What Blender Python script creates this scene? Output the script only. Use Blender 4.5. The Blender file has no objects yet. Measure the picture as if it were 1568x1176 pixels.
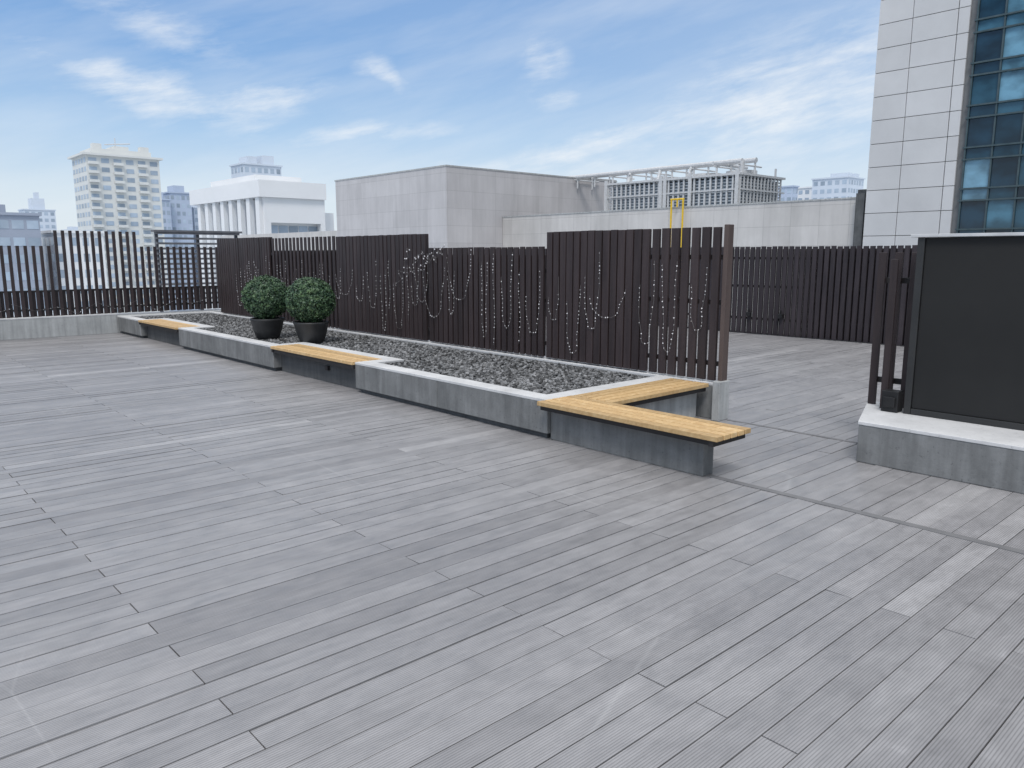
import bpy, math, random
from mathutils import Vector, noise as mnoise
random.seed(7)
R=math.radians
scene=bpy.context.scene

# ---------------------------------------------------------------- helpers
class MB:
    def __init__(s): s.v=[];s.f=[];s.a=[]
    def box(s,x0,x1,y0,y1,z0,z1,r=0.0):
        n=len(s.v)
        s.v+=[(x0,y0,z0),(x1,y0,z0),(x1,y1,z0),(x0,y1,z0),(x0,y0,z1),(x1,y0,z1),(x1,y1,z1),(x0,y1,z1)]
        s.f+=[(n,n+3,n+2,n+1),(n+4,n+5,n+6,n+7),(n,n+1,n+5,n+4),(n+1,n+2,n+6,n+5),(n+2,n+3,n+7,n+6),(n+3,n,n+4,n+7)]
        s.a+=[r]*6
    def prism(s,pts,z0,z1,r=0.0):
        n=len(s.v);k=len(pts)
        s.v+=[(p[0],p[1],z0) for p in pts]+[(p[0],p[1],z1) for p in pts]
        s.f.append(tuple(n+i for i in reversed(range(k)))); s.f.append(tuple(n+k+i for i in range(k)))
        for i in range(k):
            j=(i+1)%k; s.f.append((n+i,n+j,n+k+j,n+k+i))
        s.a+=[r]*(k+2)
    def quad(s,a,b,c,d,r=0.0):
        n=len(s.v); s.v+=[a,b,c,d]; s.f.append((n,n+1,n+2,n+3)); s.a.append(r)
    def tube(s,p0,p1,rad,seg=10,r=0.0):
        p0=Vector(p0);p1=Vector(p1);d=(p1-p0).normalized()
        u=d.orthogonal().normalized();w=d.cross(u);n=len(s.v)
        for p in (p0,p1):
            for i in range(seg):
                t=2*math.pi*i/seg; s.v.append(tuple(p+u*rad*math.cos(t)+w*rad*math.sin(t)))
        for i in range(seg):
            j=(i+1)%seg; s.f.append((n+i,n+j,n+seg+j,n+seg+i)); s.a.append(r)
        s.f.append(tuple(n+i for i in reversed(range(seg))));s.a.append(r)
        s.f.append(tuple(n+seg+i for i in range(seg)));s.a.append(r)
    def obj(s,name,mat,parent=None,bevel=0,smooth=False):
        me=bpy.data.meshes.new(name); me.from_pydata(s.v,[],s.f); me.update()
        at=me.attributes.new('rnd','FLOAT','FACE'); at.data.foreach_set('value',s.a)
        o=bpy.data.objects.new(name,me); scene.collection.objects.link(o)
        me.materials.append(mat)
        if smooth: me.polygons.foreach_set('use_smooth',[True]*len(me.polygons))
        if bevel:
            m=o.modifiers.new('b','BEVEL'); m.width=bevel; m.segments=2; m.limit_method='ANGLE'
        if parent: o.parent=parent
        return o
def empty(name):
    o=bpy.data.objects.new(name,None); scene.collection.objects.link(o); return o

class NT:
    def __init__(s,nt): s.nt=nt
    def n(s,t,**k):
        nd=s.nt.nodes.new(t)
        for a,b in k.items(): setattr(nd,a,b)
        return nd
    def l(s,a,b): s.nt.links.new(a,b)
    def math(s,op,a,b=None,c=None,clamp=False):
        nd=s.n('ShaderNodeMath',operation=op); nd.use_clamp=clamp
        for i,v in enumerate((a,b,c)):
            if v is None: continue
            if isinstance(v,(int,float)): nd.inputs[i].default_value=v
            else: s.l(v,nd.inputs[i])
        return nd.outputs[0]
    def mix(s,f,a,b,mode='MIX'):
        nd=s.n('ShaderNodeMix',data_type='RGBA',blend_type=mode)
        for i,v in ((0,f),(6,a),(7,b)):
            if isinstance(v,(int,float)): nd.inputs[i].default_value=v
            elif isinstance(v,tuple): nd.inputs[i].default_value=(*v[:3],1)
            else: s.l(v,nd.inputs[i])
        return nd.outputs[2]
    def ramp(s,f,pts):
        nd=s.n('ShaderNodeValToRGB'); cr=nd.color_ramp
        while len(cr.elements)<len(pts): cr.elements.new(0.5)
        for e,(p,c) in zip(cr.elements,pts):
            e.position=p; e.color=(*c,1) if isinstance(c,tuple) else (c,c,c,1)
        s.l(f,nd.inputs[0]); return nd.outputs[0]
    def noise(s,vec,scale,detail=4,rough=.55,dist=0):
        nd=s.n('ShaderNodeTexNoise'); nd.inputs['Scale'].default_value=scale
        nd.inputs['Detail'].default_value=detail; nd.inputs['Roughness'].default_value=rough
        nd.inputs['Distortion'].default_value=dist
        s.l(vec,nd.inputs['Vector']); return nd.outputs['Fac']
    def mapping(s,vec,scale=(1,1,1),loc=(0,0,0),rot=(0,0,0)):
        nd=s.n('ShaderNodeMapping'); nd.inputs['Scale'].default_value=scale
        nd.inputs['Location'].default_value=loc; nd.inputs['Rotation'].default_value=rot
        s.l(vec,nd.inputs['Vector']); return nd.outputs[0]
def newmat(name):
    m=bpy.data.materials.new(name); m.use_nodes=True
    nt=NT(m.node_tree); b=m.node_tree.nodes['Principled BSDF']
    tc=nt.n('ShaderNodeTexCoord'); return m,nt,b,tc.outputs['Object']
def attr(nt):
    a=nt.n('ShaderNodeAttribute'); a.attribute_name='rnd'; return a.outputs['Fac']
def bump(nt,b,h,strength=.3,dist=.01):
    bp=nt.n('ShaderNodeBump'); bp.inputs['Strength'].default_value=strength; bp.inputs['Distance'].default_value=dist
    nt.l(h,bp.inputs['Height']); nt.l(bp.outputs[0],b.inputs['Normal'])
def mat_plain(name,c1,c2,scale=3,rough=.7,bs=.15,stretch=(1,1,1),metal=0,var=0,spec=.4):
    m,nt,b,co=newmat(name)
    v=nt.mapping(co,scale=stretch); f=nt.noise(v,scale,3,.6)
    col=nt.mix(nt.ramp(f,[(.3,0.),(.7,1.)]),c1,c2)
    if var:
        k=nt.math('MULTIPLY_ADD',attr(nt),var,1-var/2); hs=nt.n('ShaderNodeHueSaturation')
        nt.l(k,hs.inputs['Value']); nt.l(col,hs.inputs['Color']); col=hs.outputs[0]
    nt.l(col,b.inputs['Base Color']); b.inputs['Roughness'].default_value=rough; b.inputs['Metallic'].default_value=metal
    b.inputs['Specular IOR Level'].default_value=spec
    if bs: bump(nt,b,nt.noise(v,scale*12,2,.6),bs,.005)
    return m

# ---------------------------------------------------------------- materials
def deck_material():
    m,nt,b,co=newmat('composite_decking')
    sp=nt.n('ShaderNodeSeparateXYZ'); nt.l(co,sp.inputs[0])
    a=attr(nt)
    base=nt.ramp(a,[(0,(.235,.231,.238)),(.5,(.282,.278,.286)),(.9,(.318,.313,.321)),(1,(.365,.360,.367))])
    big=nt.noise(co,.45,4,.6)
    col=nt.mix(nt.ramp(big,[(.35,0.),(.7,1.)]),nt.mix(1,base,(.90,.90,.905),'MULTIPLY'),nt.mix(1,base,(1.11,1.11,1.10),'MULTIPLY'))
    # per-board offset so that streaks stop at the board ends
    cb=nt.n('ShaderNodeCombineXYZ'); nt.l(nt.math('MULTIPLY',a,53),cb.inputs[0]); nt.l(nt.math('MULTIPLY',a,17),cb.inputs[2])
    ad=nt.n('ShaderNodeVectorMath',operation='ADD'); nt.l(co,ad.inputs[0]); nt.l(cb.outputs[0],ad.inputs[1])
    st=nt.noise(nt.mapping(ad.outputs[0],scale=(2.2,14,1)),1.6,4,.65)
    col=nt.mix(1,col,nt.ramp(st,[(.25,.86),(.5,1.),(.75,1.14)]),'MULTIPLY')
    blot=nt.noise(nt.mapping(co,scale=(1,1.6,1)),4.5,6,.7,.4)
    col=nt.mix(1,col,nt.ramp(blot,[(.3,.86),(.5,1.),(.66,1.08),(.76,1.3)]),'MULTIPLY')
    g=nt.math('SINE',nt.math('MULTIPLY',sp.outputs[1],2*math.pi/.0117))
    gr=nt.math('MULTIPLY_ADD',g,.5,.5)
    col=nt.mix(1,col,nt.ramp(gr,[(0,.66),(.45,1.),(1,1.05)]),'MULTIPLY')
    sc=nt.n('ShaderNodeTexVoronoi'); sc.feature='DISTANCE_TO_EDGE'; sc.inputs['Scale'].default_value=.9
    nt.l(nt.mapping(co,scale=(1,.45,1),rot=(0,0,.5)),sc.inputs['Vector'])
    sm=nt.math('MULTIPLY',nt.ramp(sc.outputs['Distance'],[(0,1.),(.006,0.)]),nt.ramp(big,[(.52,0.),(.60,.22)]))
    col=nt.mix(sm,col,(.5,.5,.5))
    nt.l(col,b.inputs['Base Color'])
    nt.l(nt.ramp(blot,[(.3,.36),(.7,.54)]),b.inputs['Roughness'])
    b.inputs['Specular IOR Level'].default_value=.6
    bump(nt,b,nt.math('ADD',gr,blot),.22,.0025)
    return m
DECK=deck_material()
def concrete(name,lo,hi,streak=True,rough=.8):
    m,nt,b,co=newmat(name)
    f=nt.noise(co,2.3,7,.68); col=nt.mix(nt.ramp(f,[(.3,0.),(.7,1.)]),lo,hi)
    s=nt.noise(nt.mapping(co,scale=(5,5,.5)),2.2,4,.6)
    if streak: col=nt.mix(1,col,nt.ramp(s,[(.3,.74),(.55,1.),(.8,1.24)]),'MULTIPLY')
    p=nt.noise(co,38,3,.5); col=nt.mix(nt.ramp(p,[(.28,.5),(.36,0.)]),col,(lo[0]*.55,lo[1]*.55,lo[2]*.55))
    nt.l(col,b.inputs['Base Color']); b.inputs['Roughness'].default_value=rough
    bump(nt,b,nt.math('ADD',f,p),.35,.006)
    return m
CONC=concrete('weathered_concrete',(.125,.130,.132),(.225,.231,.233))
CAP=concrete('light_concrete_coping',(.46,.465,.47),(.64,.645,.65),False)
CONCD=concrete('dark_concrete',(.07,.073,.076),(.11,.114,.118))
CONCL=concrete('pale_concrete',(.34,.35,.35),(.46,.47,.47))
def slatmat(name,c1,c2):
    return mat_plain(name,c1,c2,2.5,.5,.12,(6,6,.6),var=.4)
SLAT=slatmat('brown_slat',(.027,.019,.020),(.047,.034,.035))
SLATG=slatmat('charcoal_slat',(.027,.022,.026),(.048,.039,.044))
SLATE=slatmat('brown_endpost',(.075,.054,.050),(.105,.078,.07))
RAIL=mat_plain('dark_steel',(.018,.016,.017),(.03,.027,.028),4,.5)
def woodmat():
    m,nt,b,co=newmat('bench_timber')
    a=attr(nt)
    v=nt.n('ShaderNodeVectorMath',operation='ADD'); nt.l(co,v.inputs[0])
    cb=nt.n('ShaderNodeCombineXYZ'); nt.l(nt.math('MULTIPLY',a,37),cb.inputs[2]); nt.l(cb.outputs[0],v.inputs[1])
    g=nt.noise(nt.mapping(v.outputs[0],scale=(10,10,10)),1.2,5,.6,1.5)
    col=nt.ramp(g,[(.3,(.46,.29,.13)),(.55,(.57,.39,.19)),(.75,(.65,.48,.275))])
    hs=nt.n('ShaderNodeHueSaturation'); nt.l(nt.math('MULTIPLY_ADD',a,.34,.82),hs.inputs['Value']); nt.l(col,hs.inputs['Color'])
    nt.l(hs.outputs[0],b.inputs['Base Color']); b.inputs['Roughness'].default_value=.55
    bump(nt,b,g,.2,.003); return m
WOOD=woodmat()
BLACK=mat_plain('black_plastic',(.012,.012,.013),(.02,.02,.021),5,.45)
POT=mat_plain('matte_black_pot',(.018,.019,.021),(.035,.036,.038),6,.5)
STONE=mat_plain('grey_gravel',(.10,.102,.105),(.20,.203,.207),20,.85,0,var=1.6)
BED=mat_plain('gravel_base',(.04,.04,.042),(.08,.08,.085),40,.9,0)
UNDER=mat_plain('deck_substructure',(.02,.02,.02),(.035,.035,.035),5,.9,0)
METAL=mat_plain('galvanised_metal',(.5,.51,.52),(.64,.65,.66),6,.45,0,metal=.1)
STRIP=mat_plain('trim_strip',(.145,.145,.15),(.19,.19,.195),5,.6,0)
YEL=mat_plain('yellow_paint',(.65,.42,.02),(.75,.5,.03),5,.5,0)

# ---------------------------------------------------------------- deck
def deck():
    mb=MB(); P=.14; g=.0055
    x0,x1=-19.0,15.1
    for j in range(-60,175):
        y=j*P
        off=2.35 if j%2==0 else 1.0
        k0=int((x0-off)/2.7)-1
        x=off+k0*2.7
        while x<x1:
            a=max(x,x0); bb=min(x+2.7,x1)
            if bb>a:
                t=random.gauss(.48,.22); t=min(.88,max(.0,t))
                if random.random()<.015: t=1.0
                dz=random.uniform(-.0018,.0012); n=len(mb.v)
                mb.box(a+.003,bb-.003,y+g/2,y+P-g/2,-.025,dz,t)
                tl=random.uniform(-.0018,.0018)
                for q in (4,5):
                    vx=mb.v[n+q]; mb.v[n+q]=(vx[0],vx[1],vx[2]+tl)
                for q in (6,7):
                    vx=mb.v[n+q]; mb.v[n+q]=(vx[0],vx[1],vx[2]-tl)
            x+=2.7
    o=mb.obj('timber_deck',DECK)
    u=MB(); u.box(-19.1,15.9,-8.5,24.6,-.6,-.05); u.obj('deck_substrate',UNDER,o)
    s=MB(); s.box(5.0,5.06,-8.4,3.3,-.01,.005); s.box(6.92,6.96,2.8,4.3,-.01,.005)
    s.obj('expansion_strip',STRIP,o)
    w=MB(); w.box(-19.0,15.8,-8.4,24.5,-28,-.61); w.obj('podium_walls',CONCL,o)
deck()

# ---------------------------------------------------------------- planter
H=.38; XF=4.93; YN=4.95; YE=18.30; XB=6.86
notch=[(8.35,10.65),(14.55,16.75)]
pl=empty('concrete_planter')
W=MB();C=MB();B=MB()
segs=[(YN,8.35),(10.65,14.55),(16.75,YE)]
for i,(a,b_) in enumerate(segs):
    n=max(1,round((b_-a)/1.65)); L=(b_-a)/n
    for k in range(n):
        W.box(XF,XF+.19,a+k*L+(.002 if k else 0),a+(k+1)*L-(.002 if k<n-1 else 0),.055,H-.03)
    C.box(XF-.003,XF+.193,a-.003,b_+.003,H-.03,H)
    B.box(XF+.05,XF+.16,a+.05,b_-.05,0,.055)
for (a,b_) in notch:
    for (p,q) in ((a-.19,a),(b_,b_+.19)):
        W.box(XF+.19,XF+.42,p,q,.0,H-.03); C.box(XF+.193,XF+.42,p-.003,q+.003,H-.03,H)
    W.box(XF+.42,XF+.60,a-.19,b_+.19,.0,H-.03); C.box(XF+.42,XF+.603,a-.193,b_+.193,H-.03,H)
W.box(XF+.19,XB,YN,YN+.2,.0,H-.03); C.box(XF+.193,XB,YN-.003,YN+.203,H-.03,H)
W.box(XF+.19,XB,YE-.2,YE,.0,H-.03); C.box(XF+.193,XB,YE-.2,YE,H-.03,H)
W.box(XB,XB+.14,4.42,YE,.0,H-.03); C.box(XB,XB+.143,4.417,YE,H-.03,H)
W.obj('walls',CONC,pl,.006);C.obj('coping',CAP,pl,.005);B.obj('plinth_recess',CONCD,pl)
soil=MB(); soil.box(XF+.60,XB,YN+.2,YE-.2,.05,H-.065)
for (a,b_) in segs: soil.box(XF+.19,XF+.60,max(a+.19,YN+.2),min(b_-.19,YE-.2),.05,H-.065)
soil.obj('soil_bed',BED,pl)

def gravel():
    t=(1+5**.5)/2
    iv=[Vector(p).normalized() for p in [(-1,t,0),(1,t,0),(-1,-t,0),(1,-t,0),(0,-1,t),(0,1,t),(0,-1,-t),(0,1,-t),(t,0,-1),(t,0,1),(-t,0,-1),(-t,0,1)]]
    fc=[(0,11,5),(0,5,1),(0,1,7),(0,7,10),(0,10,11),(1,5,9),(5,11,4),(11,10,2),(10,7,6),(7,1,8),(3,9,4),(3,4,2),(3,2,6),(3,6,8),(3,8,9),(4,9,5),(2,4,11),(6,2,10),(8,6,7),(9,8,1)]
    V=[];F=[];A=[]
    cnt=0
    while cnt<27000:
        y=YN+.2+(YE-.4-YN)*random.random()**1.25; x=random.uniform(XF+.19,XB-.01)
        bad=False
        for a,b_ in notch:
            if a-.2<y<b_+.2 and x<XF+.62: bad=True
        if bad: continue
        s=random.uniform(.012,.029); sx,sy,sz=s*random.uniform(.8,1.5),s*random.uniform(.7,1.2),s*random.uniform(.5,.95)
        ang=random.uniform(0,6.28);ti=random.uniform(-.7,.7);c,sn=math.cos(ang),math.sin(ang);ct,st=math.cos(ti),math.sin(ti)
        z=H-.065+random.uniform(0,.036); n=len(V)
        for p in iv:
            k=random.uniform(.68,1.18); px,py,pz=p.x*sx*k,p.y*sy*k,p.z*sz*k
            px,pz=px*ct-pz*st,px*st+pz*ct
            V.append((x+px*c-py*sn,y+px*sn+py*c,z+pz))
        r=random.random()**1.3
        for f in fc: F.append((n+f[0],n+f[1],n+f[2])); A.append(r)
        cnt+=1
    mb=MB(); mb.v=V;mb.f=F;mb.a=A; mb.obj('gravel',STONE)
gravel()

# ---------------------------------------------------------------- benches
G_=.008
def slats_y(mb,x0,x1,y0,y1,z0,z1,n):
    w=(x1-x0)/n
    for i in range(n): mb.box(x0+i*w+G_,x0+(i+1)*w-G_,y0,y1,z0,z1,random.random())
def slats_x(mb,x0,x1,y0,y1,z0,z1,n):
    w=(y1-y0)/n
    for i in range(n): mb.box(x0,x1,y0+i*w+G_,y0+(i+1)*w-G_,z0,z1,random.random())
for i,(a,b_) in enumerate(notch):
    e=empty('wooden_bench')
    m=MB(); slats_y(m,XF-.05,XF+.41,a+.004,b_-.004,H-.035,H+.004,5); m.obj('seat_slats',WOOD,e,.004)
    f=MB()
    f.box(XF-.03,XF+.40,a+.006,a+.05,H-.085,H-.036); f.box(XF-.03,XF+.40,b_-.05,b_-.006,H-.085,H-.036)
    f.box(XF-.02,XF+.02,a+.05,b_-.05,H-.085,H-.036)
    f.obj('frame',RAIL,e)
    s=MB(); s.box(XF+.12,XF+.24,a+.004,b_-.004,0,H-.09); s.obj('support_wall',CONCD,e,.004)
    if i==0:
        q=MB(); ym=(a+b_)/2; q.box(XF+.08,XF+.115,ym-.3,ym-.22,.17,.23); q.obj('junction_box',RAIL,e,.004)
e=empty('wooden_bench')
m=MB(); slats_y(m,4.78,5.26,3.05,YN-.006,H-.035,H+.004,5); slats_x(m,5.264,6.80,4.45,YN-.006,H-.035,H+.004,5)
m.obj('seat_slats',WOOD,e,.004)
f=MB(); f.box(4.80,5.24,3.09,3.13,H-.08,H-.036); f.box(4.83,4.87,3.13,YN-.01,H-.08,H-.036); f.box(5.17,5.21,3.13,YN-.01,H-.08,H-.036)
f.box(5.17,5.27,3.20,3.30,H-.13,H-.081); f.box(5.27,6.78,4.48,4.52,H-.08,H-.036)
f.obj('frame',RAIL,e)
s=MB(); s.box(4.97,5.11,3.28,YN-.004,0,H-.082); s.obj('concrete_support',CONC,e,.006)
s=MB(); s.box(5.112,6.80,4.60,4.74,0,H-.082); s.box(6.80,6.99,4.33,4.415,0,H+.03); s.obj('concrete_return',CONCL,e,.006)

# ---------------------------------------------------------------- fences
def fence_y(mb,rails,x,y0,y1,z0,ztop,pitch=.128,w=.096,d=.04):
    y=y0
    while y+w<=y1+.001:
        wj=random.uniform(-.004,.003)
        mb.box(x+random.uniform(-.003,.003),x+d,y-wj,y+w+wj,z0,ztop+random.uniform(-.003,.003),random.random()); y+=pitch
    for zr in (z0+.15,(z0+ztop)/2,ztop-.33): rails.box(x+d+.003,x+d+.033,y0,y1-.02,zr,zr+.05)
fe=empty('slatted_fence'); S=MB();Rr=MB()
XS=6.90
fence_y(S,Rr,XS,4.46,5.37,H+.02,1.98,.128,.093,.036)
secs=[(5.36,7.02,1.98),(7.02,9.55,1.80),(9.55,12.25,2.01),(12.25,14.85,2.02),(14.85,17.6,2.05)]
for i,(a,b_,zt) in enumerate(secs):
    if i==3: fence_y(S,Rr,XS,a,b_,H+.02,zt,.15,.078,.022)
    elif i==1: fence_y(S,Rr,XS,a,b_,H+.02,zt,.118,.090,.025)
    else: fence_y(S,Rr,XS,a,b_,H+.02,zt,.116,.097,.034)
    zb=zt-(.0 if i in (0,2,4) else .24 if i==3 else .10)
    y=a+.055
    while y<b_-.05:
        S.box(XS+.075,XS+.11,y,y+.096,H+.02,zb,random.random()); y+=.116
S.obj('slats',SLAT,fe,.003); Rr.obj('rails',RAIL,fe)
E=MB(); E.box(XS-.02,XS+.08,4.36,4.41,0.0,2.0,.5); E.obj('end_post',SLATE,fe,.004)

rf=empty('boundary_railing'); S=MB();Rr=MB();Cw=MB();Cc=MB()
Cw.box(-18.9,XF-.004,18.33,18.75,0,.40); Cc.box(-18.9,XF-.004,18.325,18.755,.40,.43)
Cw.box(XF,15.1,18.33,18.75,0,.38)
x=-18.8
while x<7.3:
    hi=(3.75<x<5.55) or (-1.9<x<.0) or (-8<x<-6)
    S.box(x,x+.058,18.45,18.50,.43,2.20 if hi else 1.88,random.random())
    x+=.14
x=-18.8
while x<7.3:
    S.box(x+.07,x+.07+.062,18.515,18.55,.43,.97,random.random()); x+=.14
for zr in (.55,.93): Rr.box(-18.8,7.3,18.503,18.512,zr,zr+.04)
S.obj('slats',SLAT,rf); Rr.obj('rails',RAIL,rf); Cw.obj('low_wall',CONCL,rf,.006); Cc.obj('wall_coping',CAP,rf,.005)

bf=empty('slatted_fence'); S=MB();Rr=MB()
y=-6.0
while y<18.2:
    S.box(15.20,15.24,y,y+.09,.0,1.87+random.uniform(-.006,.006),random.random())
    S.box(15.285,15.32,y+.064,y+.15,.0,1.82,random.random()); y+=.128
for zr in (.3,1.0,1.6): Rr.box(15.245,15.28,-6,18.2,zr,zr+.05)
S.obj('slats',SLATG,bf); Rr.obj('rails',RAIL,bf)
q=MB()
for yy in (8.95,8.2): q.box(15.10,15.19,yy,yy+.10,.38,.46); q.box(15.13,15.16,yy+.04,yy+.06,.46,.54)
q.obj('wall_spotlights',BLACK,bf,.004)

# ---------------------------------------------------------------- plinth, fence fragment, screen
pe=empty('concrete_plinth')
m=MB(); m.prism([(6.30,-3.0),(7.28,-3.0),(7.28,3.02),(6.30,2.68)],0,.315); m.obj('body',CONC,pe,.008)
m=MB(); m.prism([(6.295,-3.005),(7.285,-3.005),(7.285,3.03),(6.295,2.686)],.315,.345); m.obj('coping',CAP,pe,.005)
fe3=empty('slatted_fence'); S=MB();Rr=MB()
y=2.90
for k in range(10):
    S.box(7.12,7.15,y,y+.066,.345,1.72,random.random())
    y-=.14
S.box(6.98,7.01,2.74,2.80,.345,1.66,.3)
Rr.box(7.155,7.18,1.6,2.96,1.45,1.5); Rr.box(7.155,7.18,1.6,2.96,.55,.6)
S.obj('slats',SLAT,fe3,.003); Rr.obj('rails',RAIL,fe3)
se=empty('outdoor_screen'); SCR=mat_plain('screen_fabric',(.012,.0125,.013),(.018,.0185,.019),1.2,.75,.05)
FR=mat_plain('screen_frame',(.024,.025,.026),(.034,.035,.036),3,.4)
m=MB(); m.box(6.90,6.98,-2.4,2.50,.40,1.84); m.obj('panel',SCR,se,.004)
m=MB(); m.box(6.885,6.99,2.503,2.56,.345,1.84); m.box(6.885,6.99,-2.4,2.50,.346,.398); m.box(6.885,6.99,-2.46,-2.403,.345,1.84); m.obj('frame',FR,se,.004)
m=MB(); m.box(6.86,7.02,-2.5,2.61,1.843,1.868); m.obj('top_cap',METAL,se,.003)
m=MB(); m.box(6.86,6.98,2.60,2.74,.347,.53); m.box(6.84,6.858,2.62,2.72,.39,.48); m.obj('power_box',BLACK,se,.006)

# ---------------------------------------------------------------- topiary pots
def leafmat():
    m,nt,b,co=newmat('boxwood_leaf'); a=attr(nt)
    col=nt.ramp(a,[(0,(.020,.050,.028)),(.5,(.048,.098,.048)),(1,(.11,.185,.08))])
    nt.l(col,b.inputs['Base Color']); b.inputs['Roughness'].default_value=.5; return m
LEAF=leafmat(); CORE=mat_plain('shrub_core',(.006,.014,.006),(.012,.026,.010),20,.9,0)
def topiary(x,y,s):
    e=empty('potted_topiary'); z0=H-.02
    prof=[(.0,.0),(.15,.0),(.165,.012),(.205,.12),(.235,.25),(.25,.275),(.25,.295),(.232,.297),(.225,.26),(.0,.255)]
    mb=MB(); seg=40
    for r,z in prof:
        for i in range(seg): t=2*math.pi*i/seg; mb.v.append((x+r*s*math.cos(t),y+r*s*math.sin(t),z0+z*s))
    for k in range(len(prof)-1):
        for i in range(seg):
            j=(i+1)%seg; mb.f.append((k*seg+i,k*seg+j,(k+1)*seg+j,(k+1)*seg+i)); mb.a.append(0)
    mb.obj('pot',POT,e,smooth=True)
    t=MB(); t.tube((x,y,z0+.22*s),(x,y,z0+.55*s),.02*s); t.tube((x+.02,y,z0+.22*s),(x+.05,y+.03,z0+.5*s),.012*s); t.obj('stem',CORE,e)
    cz=z0+.60*s; Rb=.365*s
    c=MB(); rings=14;sg=24
    for a in range(rings+1):
        ph=math.pi*a/rings
        for i in range(sg):
            th=2*math.pi*i/sg; d=Vector((math.sin(ph)*math.cos(th),math.sin(ph)*math.sin(th),math.cos(ph)))
            rr=Rb*(.82+.06*mnoise.noise(d*3+Vector((x,y,0)))); c.v.append((x+d.x*rr,y+d.y*rr,cz+d.z*rr*.94))
    for a in range(rings):
        for i in range(sg):
            j=(i+1)%sg; c.f.append((a*sg+i,(a+1)*sg+i,(a+1)*sg+j,a*sg+j)); c.a.append(0)
    c.obj('inner_twigs',CORE,e)
    L=MB()
    for i in range(8500):
        d=Vector((random.gauss(0,1),random.gauss(0,1),random.gauss(0,1))).normalized()
        cl=mnoise.noise(d*5.5+Vector((x*3,y,1)))
        rr=Rb*(.89+.09*cl+.03*mnoise.noise(d*13)+random.uniform(-.06,.04))
        if random.random()<.03: rr+=.025
        p=Vector((x+d.x*rr,y+d.y*rr,cz+d.z*rr*.94))
        n=(d+Vector((random.gauss(0,.5),random.gauss(0,.5),random.gauss(0,.5)))).normalized()
        u=n.orthogonal().normalized(); w=n.cross(u); an=random.uniform(0,6.28)
        u,w=u*math.cos(an)+w*math.sin(an),w*math.cos(an)-u*math.sin(an)
        ls=random.uniform(.010,.018)*s
        sh=min(1,max(0,.42+.7*cl+random.uniform(-.3,.3)))
        L.quad(tuple(p-u*ls*1.3),tuple(p-w*ls*.7),tuple(p+u*ls*1.3),tuple(p+w*ls*.7),sh)
    L.obj('foliage',LEAF,e)
topiary(5.46,11.95,1.09); topiary(5.68,10.88,1.09)

# ---------------------------------------------------------------- string lights
def strings():
    e=empty('string_lights')
    WM=mat_plain('clear_wire',(.15,.14,.14),(.20,.19,.19),5,.4,0)
    BM=mat_plain('led_bead',(.75,.75,.78),(.88,.88,.92),5,.3,0)
    wv=MB(); bd=MB()
    rn=random.Random(11)
    def bead(p,r):
        n=len(bd.v)
        for d in ((r,0,0),(-r,0,0),(0,r,0),(0,-r,0),(0,0,r),(0,0,-r)): bd.v.append((p[0]+d[0],p[1]+d[1],p[2]+d[2]))
        for f in ((0,2,4),(2,1,4),(1,3,4),(3,0,4),(2,0,5),(1,2,5),(3,1,5),(0,3,5)): bd.f.append(tuple(n+i for i in f)); bd.a.append(0)
    def path(pts,sp=.055,rs=1.0):
        q=sp*rn.random()
        for a,b_ in zip(pts[:-1],pts[1:]):
            a=Vector(a);b_=Vector(b_); wv.tube(a,b_,.0019,4); L=(b_-a).length
            while q<L:
                p=a+(b_-a)*(q/L)
                if rn.random()<.85: bead((p.x-.006,p.y+rn.uniform(-.006,.006),p.z),rn.choice([.005,.006,.0075,.0095])*rs)
                q+=sp*rn.uniform(.6,1.4)
            q-=L
    XL=XS-.014
    def drape(y,wd,t0,t1,bot,n=16,pw=2.2):
        pts=[]; ph=rn.uniform(0,6)
        for i in range(n+1):
            t=i/n; u=2*t-1; tt=t0 if u<0 else t1
            yy=y+wd*(.5+.5*math.copysign(abs(u)**.55,u))
            pts.append((XL-rn.uniform(0,.006),yy+.012*math.sin(i*1.3+ph),bot+(tt-bot)*abs(u)**pw))
        path(pts)
    y=4.6
    while y<16.5:
        k=rn.random()
        top=rn.uniform(1.3,1.78); bot=rn.uniform(.46,.95)
        if k<.58: wd=rn.uniform(.10,.28); drape(y,wd,top,top-rn.uniform(0,.35),bot); y+=wd+rn.uniform(.05,.26)
        elif k<.78: path([(XL,y+.018*math.sin(i*.8),top-(top-bot)*i/9) for i in range(10)]); y+=rn.uniform(.08,.2)
        else: wd=rn.uniform(.35,.6); drape(y,wd,top,top-.1,bot+.2,pw=1.6); y+=wd*.7
    for i in range(4):
        pts=[]; yy=9.0+i*.3
        for k in range(14): pts.append((XL-.012,yy+rn.uniform(-.12,.12)+k*.03,1.80-k*.03*(.5+.3*i)+rn.uniform(-.06,.06)))
        path(pts,.10,1.35)
    for i in range(10):
        a=(-1+i*.8,18.44,.62+.12*rn.random()); path([a,(a[0]+.4,18.44,a[2]-.16),(a[0]+.8,18.44,.6+.1*rn.random())],.12)
    wv.obj('wire',WM,e); bd.obj('led_beads',BM,e)
strings()

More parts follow.
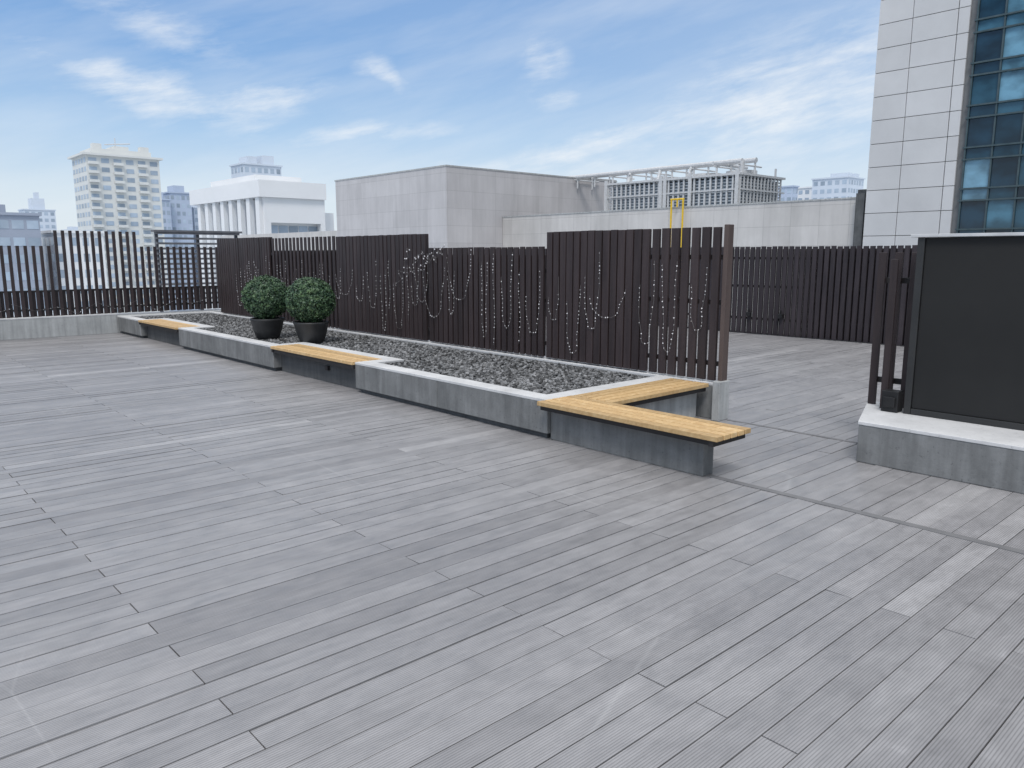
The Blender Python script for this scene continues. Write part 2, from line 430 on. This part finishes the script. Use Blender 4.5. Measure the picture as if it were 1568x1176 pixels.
# ---------------------------------------------------------------- neighbouring building
def panelmat(name,c1,c2,sx,sz,jd=.72,jw=.012):
    m,nt,b,co=newmat(name)
    geo=nt.n('ShaderNodeSeparateXYZ'); nt.l(co,geo.inputs[0])
    hcoord=nt.math('ADD',geo.outputs[0],geo.outputs[1])
    hx=nt.math('DIVIDE',hcoord,sx); hz=nt.math('DIVIDE',geo.outputs[2],sz)
    def line(v,w):
        fr=nt.math('FRACT',v); return nt.math('LESS_THAN',nt.math('MINIMUM',fr,nt.math('SUBTRACT',1,fr)),w)
    j=nt.math('MAXIMUM',line(hx,jw/sx),line(hz,jw/sz))
    wn=nt.n('ShaderNodeTexWhiteNoise'); cb=nt.n('ShaderNodeCombineXYZ')
    nt.l(nt.math('FLOOR',hx),cb.inputs[0]); nt.l(nt.math('FLOOR',hz),cb.inputs[1]); nt.l(cb.outputs[0],wn.inputs['Vector'])
    col=nt.mix(nt.ramp(nt.noise(co,.35,6,.6),[(.3,0.),(.7,1.)]),c1,c2)
    col=nt.mix(1,col,nt.ramp(wn.outputs['Value'],[(0,.95),(1,1.04)]),'MULTIPLY')
    st=nt.noise(nt.mapping(co,scale=(1.2,1.2,.12)),1.5,5,.65)
    col=nt.mix(1,col,nt.ramp(st,[(.3,.87),(.6,1.),(.8,1.05)]),'MULTIPLY')
    nt.l(nt.mix(nt.math('MULTIPLY',j,1-jd),col,(.1,.1,.1)),b.inputs['Base Color']); b.inputs['Roughness'].default_value=.75
    return m
BOXM=panelmat('stone_cladding_large',(.47,.455,.46),(.54,.525,.53),2.4,1.3,.70)
WALLM=panelmat('stone_cladding_parapet',(.49,.475,.46),(.60,.58,.565),1.7,1.1,.68)
nb=empty('stone_clad_building')
m=MB(); m.box(36.4,56,47.5,64,-28,8.25); m.obj('main_block',BOXM,nb)
m=MB(); m.box(36.36,56.1,47.46,64.1,8.25,8.36); m.obj('roof_coping',CONCL,nb)
m=MB(); m.box(42.0,42.6,18.2,47.45,-28,4.66); m.obj('parapet_wall',WALLM,nb)
m=MB(); m.box(41.96,42.65,18.2,47.45,4.66,4.74); m.obj('parapet_coping',CONCL,nb)
m=MB(); m.box(42.6,75,14,47.4,-28,2.0); m.box(56.2,75,47.5,64,-28,2.0);  m.obj('lower_roof',CONCL,nb)
m=MB(); m.box(41.6,41.95,18.3,18.75,-5,4.9); m.box(43,43.8,18.6,19.3,4,5.2); m.obj('duct_box',CONCD,nb)
m=MB(); m.box(40,41,64.2,100,-28,4.1); m.obj('low_parapet',WALLM,nb)
cp=empty('rooftop_cooling_plant')
LOUV=mat_plain('louvre_grey',(.44,.49,.54),(.54,.59,.64),3,.5,0,metal=.1)
DK=mat_plain('plant_casing',(.26,.31,.36),(.34,.39,.44),3,.8,0)
core=MB(); lv=MB(); fr=MB()
core.box(50.3,56,31.3,43.2,2,7.2)
z=4.2
while z<7.3:
    lv.box(50.16,50.28,31.2,43.3,z,z+.07); lv.box(50.3,56.1,31.10,31.26,z,z+.07); z+=.22
y=31.0
k=0
while y<43.4: fr.box(50.0,50.09,y,y+.13,2,7.5); y+=.47; k+=1
for y in (31,35.0,37.3,37.7,43.3): fr.box(49.88,49.98,y,y+.28,2,7.75)
x=50.1
while x<56.2: fr.box(x,x+.12,30.96,31.05,2,7.5); x+=.47
for zz in (5.2,6.3): fr.box(49.93,49.99,31,43.4,zz,zz+.09); fr.box(50.1,56.2,30.88,30.95,zz,zz+.09)
fr.box(49.9,56.3,30.9,43.6,7.35,7.5)
core.obj('casing',DK,cp); lv.obj('louvres',LOUV,cp); fr.obj('frame',METAL,cp)
pp=MB()
for x_,zz in ((50.6,8.35),(52.5,8.55)): pp.tube((x_,31.2,zz),(x_,50,zz),.19)
for y_ in range(31,50,2):
    pp.tube((50.6,y_+.3,7.4),(50.6,y_+.3,8.35),.08,6); pp.tube((52.5,y_+.3,7.4),(52.5,y_+.3,8.5),.08,6); pp.tube((50.2,y_+.3,8.1),(53.4,y_+.3,8.1),.06,6)
pp.tube((50.6,31.2,8.35),(50.6,31.2,7.2),.18); pp.tube((50.4,33.5,8.35),(55,33.5,8.35),.13)
pp.tube((50.6,35.5,8.35),(50.2,35.5,7.2),.15); pp.tube((50.6,38.4,8.35),(50.2,38.4,7.2),.15); pp.tube((50.6,41.4,8.35),(50.2,41.4,7.2),.15)
for y_ in (33,36,40): pp.tube((53.5,y_,7.5),(53.5,y_,7.95),1.15,20)
pp.tube((56,31.6,7.5),(56,31.6,8.2),.08)
pp.obj('pipework',METAL,cp)
gp=MB()
for y_ in (29.85,30.75): gp.tube((41.75,y_,0),(41.75,y_,5.2),.06)
gp.tube((41.75,29.79,5.2),(41.75,30.81,5.2),.06); gp.tube((41.75,30.3,5.2),(41.75,30.3,4.7),.05)
gp.obj('yellow_gas_pipe',YEL)

# ---------------------------------------------------------------- glass office tower
tw=empty('glass_office_tower')
PAN=mat_plain('aluminium_panel',(.51,.51,.515),(.57,.57,.575),.5,.5,0,var=.10)
SEAM=mat_plain('panel_joint',(.14,.145,.15),(.18,.185,.19),2,.7,0)
def glassmat():
    m,nt,b,co=newmat('curtain_wall_glass'); a=attr(nt)
    col=nt.ramp(a,[(0,(.008,.028,.050)),(.5,(.016,.055,.085)),(.75,(.03,.09,.135)),(.9,(.08,.20,.28)),(1,(.16,.30,.40))])  # brighter pane tints are reflection patches painted into the glass colour
    col=nt.mix(1,col,nt.ramp(nt.noise(nt.mapping(co,scale=(1,1,1.6)),.8,3,.5),[(.35,.6),(.65,1.4)]),'MULTIPLY')
    nt.l(col,b.inputs['Base Color']); b.inputs['Roughness'].default_value=.04; b.inputs['Specular IOR Level'].default_value=.5
    bump(nt,b,nt.noise(co,.5,2,.5),.05,.05); return m
GL=glassmat()
pm=MB(); back=MB(); gm=MB(); mu=MB()
cols=[(14.45,16.5),(16.5,18.15)]
z=-27.5; ph=1.16
while z<45:
    for a,b_ in cols: pm.box(41.40,41.5,a+.014,b_-.014,z+.014,z+ph-.014,random.random())
    pm.box(41.40,41.9,13.95,14.43,z+.014,z+ph-.014,random.random())
    for k in range(6): pm.box(41.52+k*2,43.5+k*2,18.11,18.17,z+.014,z+ph-.014,random.random())
    z+=ph
back.box(41.5,66,-30,18.1,-28,45.5)
back.obj('core',SEAM,tw); pm.obj('wall_panels',PAN,tw,.01)
z=-27.5; k=0
while z<45:
    hh=.55 if k%2 else 1.35
    y=13.6
    while y>-28:
        w=1.15
        r=random.random(); r=r*.75 if random.random()<.72 else random.uniform(.8,1)
        t1,t2=random.uniform(-.012,.012),random.uniform(-.012,.012)
        gm.quad((41.43,y-.04,z+.04),(41.43+t1,y-w+.04,z+.04),(41.43+t1+t2,y-w+.04,z+hh-.04),(41.43+t2,y-.04,z+hh-.04),r)
        y-=w
    mu.box(41.30,41.49,-30,13.7,z-.04,z+.035)
    z+=hh; k+=1
y=13.6
while y>-28: mu.box(41.34,41.48,y-.035,y+.035,-28,45); y-=1.15
MU=mat_plain('mullion',(.05,.08,.09),(.08,.11,.12),3,.4,0,metal=.3)
gm.obj('glazing',GL,tw); mu.obj('mullions',MU,tw)

# ---------------------------------------------------------------- city
GLD=mat_plain('distant_glazing',(.29,.36,.44),(.40,.47,.55),.3,.3,0,var=.5)
def city_wall(n,c): return mat_plain(n,tuple(k*.93 for k in c),c,.15,.8,0,var=.1)  # far walls and windows: atmospheric haze painted in as pale bluish colour
CREAM=city_wall('offwhite_render',(.70,.71,.69)); WHITE=city_wall('white_render',(.80,.81,.82)); BLUEG=city_wall('hazed_blue_render',(.46,.53,.65))
HAZE=city_wall('hazed_render',(.62,.68,.76)); BRICK=city_wall('grey_render',(.34,.38,.46))
def block(name,x,y,w,d,zt,fh,nx,ny,wm,zb=-28,balc=False,wfrac=.6,hfrac=.5,crown=None,ov=.4):
    e=empty(name); A=MB();G=MB()
    A.box(x,x+w,y,y+d,zb,zt)
    A.box(x-ov,x+w+ov,y-ov,y+d+ov,zt,zt+.5)
    z=zt-fh
    while z>-14:
        for i in range(nx):
            c=x+w*(i+.5)/nx; ww=w/nx*wfrac/2
            G.box(c-ww,c+ww,y-.06,y-.01,z+fh*.22,z+fh*(.22+hfrac),random.random())
            if balc and i%2==0:
                A.box(c-ww*1.25,c+ww*1.25,y-1.0,y-.07,z,z+fh*.30)
        for i in range(ny):
            c=y+d*(i+.5)/ny; ww=d/ny*wfrac/2
            G.box(x-.06,x-.01,c-ww,c+ww,z+fh*.22,z+fh*(.22+hfrac),random.random())
        z-=fh
    if crown:
        for (a,b_,c,dd,h0,h1) in crown: A.box(x+a,x+b_,y+c,y+dd,zt+h0,zt+h1)
    A.obj('walls',wm,e); G.obj('windows',GLD,e); return e
block('apartment_tower',53.0,212,17,13,25.6,2.15,6,5,CREAM,balc=True,wfrac=.62,crown=[(1.5,15.5,1,11,.5,1.8),(2,4,1,3,1.8,3.0),(13,15,1,3,1.8,3.0),(7,10.5,2,8,1.8,2.8)],ov=.8)
t=MB(); t.tube((61,216,27.2),(61,216,30.6),.12); t.tube((58.5,216,28.8),(64.5,216,29.5),.15); t.obj('roof_crane',METAL)
wb=empty('white_colonnade_building'); A=MB();G=MB()
A.box(53.6,63,116,142,-28,10.2); A.box(52.0,63.3,114.3,143,10.4,12.9); A.box(54,62,120,138,12.9,14.2)
y=115.3
while y<142: A.box(52.3,53.0,y,y+1.3,-10,10.39); y+=3.4
A.box(52.9,63.2,114.8,115.99,6.6,10.39); A.box(52.9,53.9,114.8,115.99,-10,6.6); A.box(62.4,63.2,114.8,115.99,-10,6.6)
for z_ in (2.6,-1.2,-4.6): A.box(53.9,62.4,115.5,115.99,z_,z_+.6)
A.box(63.5,66,117,140,-28,8.5)
y=116.9
while y<142: G.box(53.5,53.58,y,y+1.8,-8,8.5,random.random()); y+=3.4
for i in range(5):
    for z_ in (3.3,-.4,-3.8): G.box(54.0+i*1.7,55.5+i*1.7,115.92,115.97,z_,z_+2.9,random.random())
A.obj('walls',WHITE,wb); G.obj('windows',GLD,wb)
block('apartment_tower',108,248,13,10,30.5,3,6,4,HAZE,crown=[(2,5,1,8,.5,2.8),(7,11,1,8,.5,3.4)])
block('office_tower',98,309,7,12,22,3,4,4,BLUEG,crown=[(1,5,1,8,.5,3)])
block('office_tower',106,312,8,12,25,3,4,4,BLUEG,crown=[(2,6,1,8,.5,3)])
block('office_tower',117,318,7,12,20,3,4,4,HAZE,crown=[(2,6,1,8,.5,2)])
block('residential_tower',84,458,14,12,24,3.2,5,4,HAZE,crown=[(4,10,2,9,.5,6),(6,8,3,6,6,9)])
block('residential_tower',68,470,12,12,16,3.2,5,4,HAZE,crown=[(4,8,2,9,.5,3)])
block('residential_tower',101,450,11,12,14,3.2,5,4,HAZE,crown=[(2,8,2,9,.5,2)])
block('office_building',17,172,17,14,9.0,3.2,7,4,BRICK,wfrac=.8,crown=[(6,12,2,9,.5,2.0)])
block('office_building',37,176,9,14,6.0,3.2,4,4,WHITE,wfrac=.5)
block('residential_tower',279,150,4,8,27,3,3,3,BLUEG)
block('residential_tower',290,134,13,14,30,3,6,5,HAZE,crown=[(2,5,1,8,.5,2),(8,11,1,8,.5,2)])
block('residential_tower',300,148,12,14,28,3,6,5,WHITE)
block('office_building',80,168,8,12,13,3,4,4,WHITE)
random.seed(23)
for i in range(60):
    az=random.uniform(-40,-14); d=random.uniform(110,520); r=math.tan(R(az))
    if 110<d<260 and -31<az<-12: d+=190
    x=d*(.6717+.7408*r); y=d*(.7408-.6717*r)
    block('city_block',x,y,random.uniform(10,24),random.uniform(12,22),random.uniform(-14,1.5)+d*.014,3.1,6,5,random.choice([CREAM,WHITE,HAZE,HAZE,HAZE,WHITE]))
ls=MB(); z=.2
while z<2.3: ls.box(7.7,10.2,24.0,24.10,z,z+.06); z+=.15
for x in (7.7,8.9,10.1): ls.box(x,x+.08,24.11,24.2,0,2.36)
ls.box(7.62,10.28,23.98,24.22,2.36,2.42)
ls.obj('louvred_screen',mat_plain('screen_grey',(.10,.105,.12),(.15,.155,.17),3,.6,0))
GR=mat_plain('hazed_city_ground',(.42,.46,.50),(.54,.57,.60),.02,.9,0)  # haze over the distance put into the ground colour, hence so pale
g=MB(); g.quad((-7000,-7000,-28.1),(7000,-7000,-28.1),(7000,7000,-28.1),(-7000,7000,-28.1)); g.obj('ground',GR)

# ---------------------------------------------------------------- sky & light
w=bpy.data.worlds.new('World'); scene.world=w; w.use_nodes=True
nt=NT(w.node_tree); bg=w.node_tree.nodes['Background']
SUN_EL=R(54); SUN_YAW=R(222)
sky=nt.n('ShaderNodeTexSky'); sky.sky_type='NISHITA'; sky.sun_disc=False
sky.sun_elevation=SUN_EL; sky.sun_rotation=math.pi/2-SUN_YAW
tc=nt.n('ShaderNodeTexCoord'); d=tc.outputs['Generated']
sp=nt.n('ShaderNodeSeparateXYZ'); nt.l(d,sp.inputs[0])
X,Y,Z=sp.outputs
el=nt.math('MULTIPLY',nt.math('ARCSINE',Z),57.2958)
yaw=nt.math('MULTIPLY',nt.math('ARCTAN2',Y,X),57.2958)
az=nt.math('SUBTRACT',47.8,yaw)
grad=nt.ramp(nt.math('DIVIDE',el,90,clamp=True),[(0,(.82,.89,.95)),(.045,(.70,.82,.93)),(.09,(.44,.64,.89)),(.14,(.25,.46,.80)),(.21,(.18,.37,.73)),(.34,(.70,.80,.95)),(.6,(1.58,1.55,1.53))])  # stops above the frame brightened as added soft top light
pale=nt.math('MULTIPLY',nt.math('MULTIPLY_ADD',az,1/60,.35,clamp=True),.42)
grad=nt.mix(pale,grad,(.74,.84,.94))
nish=nt.n('ShaderNodeVectorMath',operation='SCALE'); nt.l(sky.outputs[0],nish.inputs[0]); nish.inputs['Scale'].default_value=.10
base=nt.mix(.15,grad,nish.outputs[0])
ae=nt.n('ShaderNodeCombineXYZ'); nt.l(az,ae.inputs[0]); nt.l(el,ae.inputs[1])
wn=nt.n('ShaderNodeTexNoise'); wn.inputs['Scale'].default_value=.2; wn.inputs['Detail'].default_value=4
nt.l(ae.outputs[0],wn.inputs['Vector'])
wo=nt.n('ShaderNodeVectorMath',operation='SUBTRACT'); nt.l(wn.outputs['Color'],wo.inputs[0]); wo.inputs[1].default_value=(.5,.5,.5)
wm=nt.n('ShaderNodeVectorMath',operation='MULTIPLY'); nt.l(wo.outputs[0],wm.inputs[0]); wm.inputs[1].default_value=(6,2.4,0)
wa=nt.n('ShaderNodeVectorMath',operation='ADD'); nt.l(ae.outputs[0],wa.inputs[0]); nt.l(wm.outputs[0],wa.inputs[1])
clouds=[(-24,10.4,8,1.8,-14,.95),(-17,10.4,5,1.4,14,.85),(-24,14.8,7,2.2,-20,.6),(-9.2,12.5,2.6,1.1,-25,.8),(2.0,13.6,1.9,1.8,40,.75),(3.2,10.8,2.6,1.1,0,.65),
 (-10,8.2,6,1.0,8,.8),(5.5,7.8,8,1.1,16,.95),(19,10,13,4.8,18,.85),(0,5.8,12,1.2,3,.7)]
tot=None
for (ca,ce,ra,re,tilt,k) in clouds:
    v=nt.n('ShaderNodeVectorMath',operation='SUBTRACT'); nt.l(wa.outputs[0],v.inputs[0]); v.inputs[1].default_value=(ca,ce,0)
    mp=nt.mapping(v.outputs[0],rot=(0,0,R(-tilt))); ms=nt.mapping(mp,scale=(1/ra,1/re,1))
    ln=nt.n('ShaderNodeVectorMath',operation='LENGTH'); nt.l(ms,ln.inputs[0])
    mr=nt.n('ShaderNodeMapRange',interpolation_type='SMOOTHSTEP'); nt.l(ln.outputs['Value'],mr.inputs[0])
    mr.inputs[1].default_value=0; mr.inputs[2].default_value=1.6; mr.inputs[3].default_value=k; mr.inputs[4].default_value=0
    tot=mr.outputs[0] if tot is None else nt.math('MAXIMUM',tot,mr.outputs[0])
n1=nt.noise(nt.mapping(nt.mapping(ae.outputs[0],rot=(0,0,R(-12))),scale=(.18,.72,1)),1.0,7,.64,.15)
n2=nt.noise(nt.mapping(nt.mapping(ae.outputs[0],rot=(0,0,R(-16))),scale=(.05,.26,1),loc=(4,2,0)),1.0,5,.6,.1)
cl=nt.math('MULTIPLY',nt.ramp(nt.math('ADD',n1,nt.math('MULTIPLY',tot,.22)),[(.46,0.),(.64,.42),(.88,1.)]),nt.math('MULTIPLY',tot,1.3,clamp=True))
thin=nt.math('MULTIPLY',nt.ramp(n2,[(.42,0.),(.75,1.)]),.28)
cov=nt.math('MAXIMUM',nt.math('MULTIPLY',cl,.86),thin)
fin=nt.mix(cov,base,(.88,.92,.96))
ov=nt.math('MULTIPLY_ADD',el,1/20,-1.3,clamp=True)
fin=nt.mix(ov,fin,base)
nt.l(fin,bg.inputs['Color']); bg.inputs['Strength'].default_value=1.0

sl=bpy.data.lights.new('sun','SUN'); sl.energy=1.9; sl.angle=R(18); sl.color=(1,.96,.92)
so=bpy.data.objects.new('sun',sl); scene.collection.objects.link(so)
sd=Vector((math.cos(SUN_EL)*math.cos(SUN_YAW),math.cos(SUN_EL)*math.sin(SUN_YAW),math.sin(SUN_EL)))
so.rotation_euler=sd.to_track_quat('Z','Y').to_euler()

scene.view_settings.view_transform='Standard'; scene.view_settings.look='None'; scene.view_settings.exposure=0
cam=bpy.data.cameras.new('camera'); co=bpy.data.objects.new('camera',cam); scene.collection.objects.link(co)
cam.sensor_width=36; cam.lens=27.05; cam.clip_end=12000; cam.clip_start=.05
co.location=(0,0,1.7); co.rotation_euler=(R(90-9.54),0,R(-42.2)); scene.camera=co
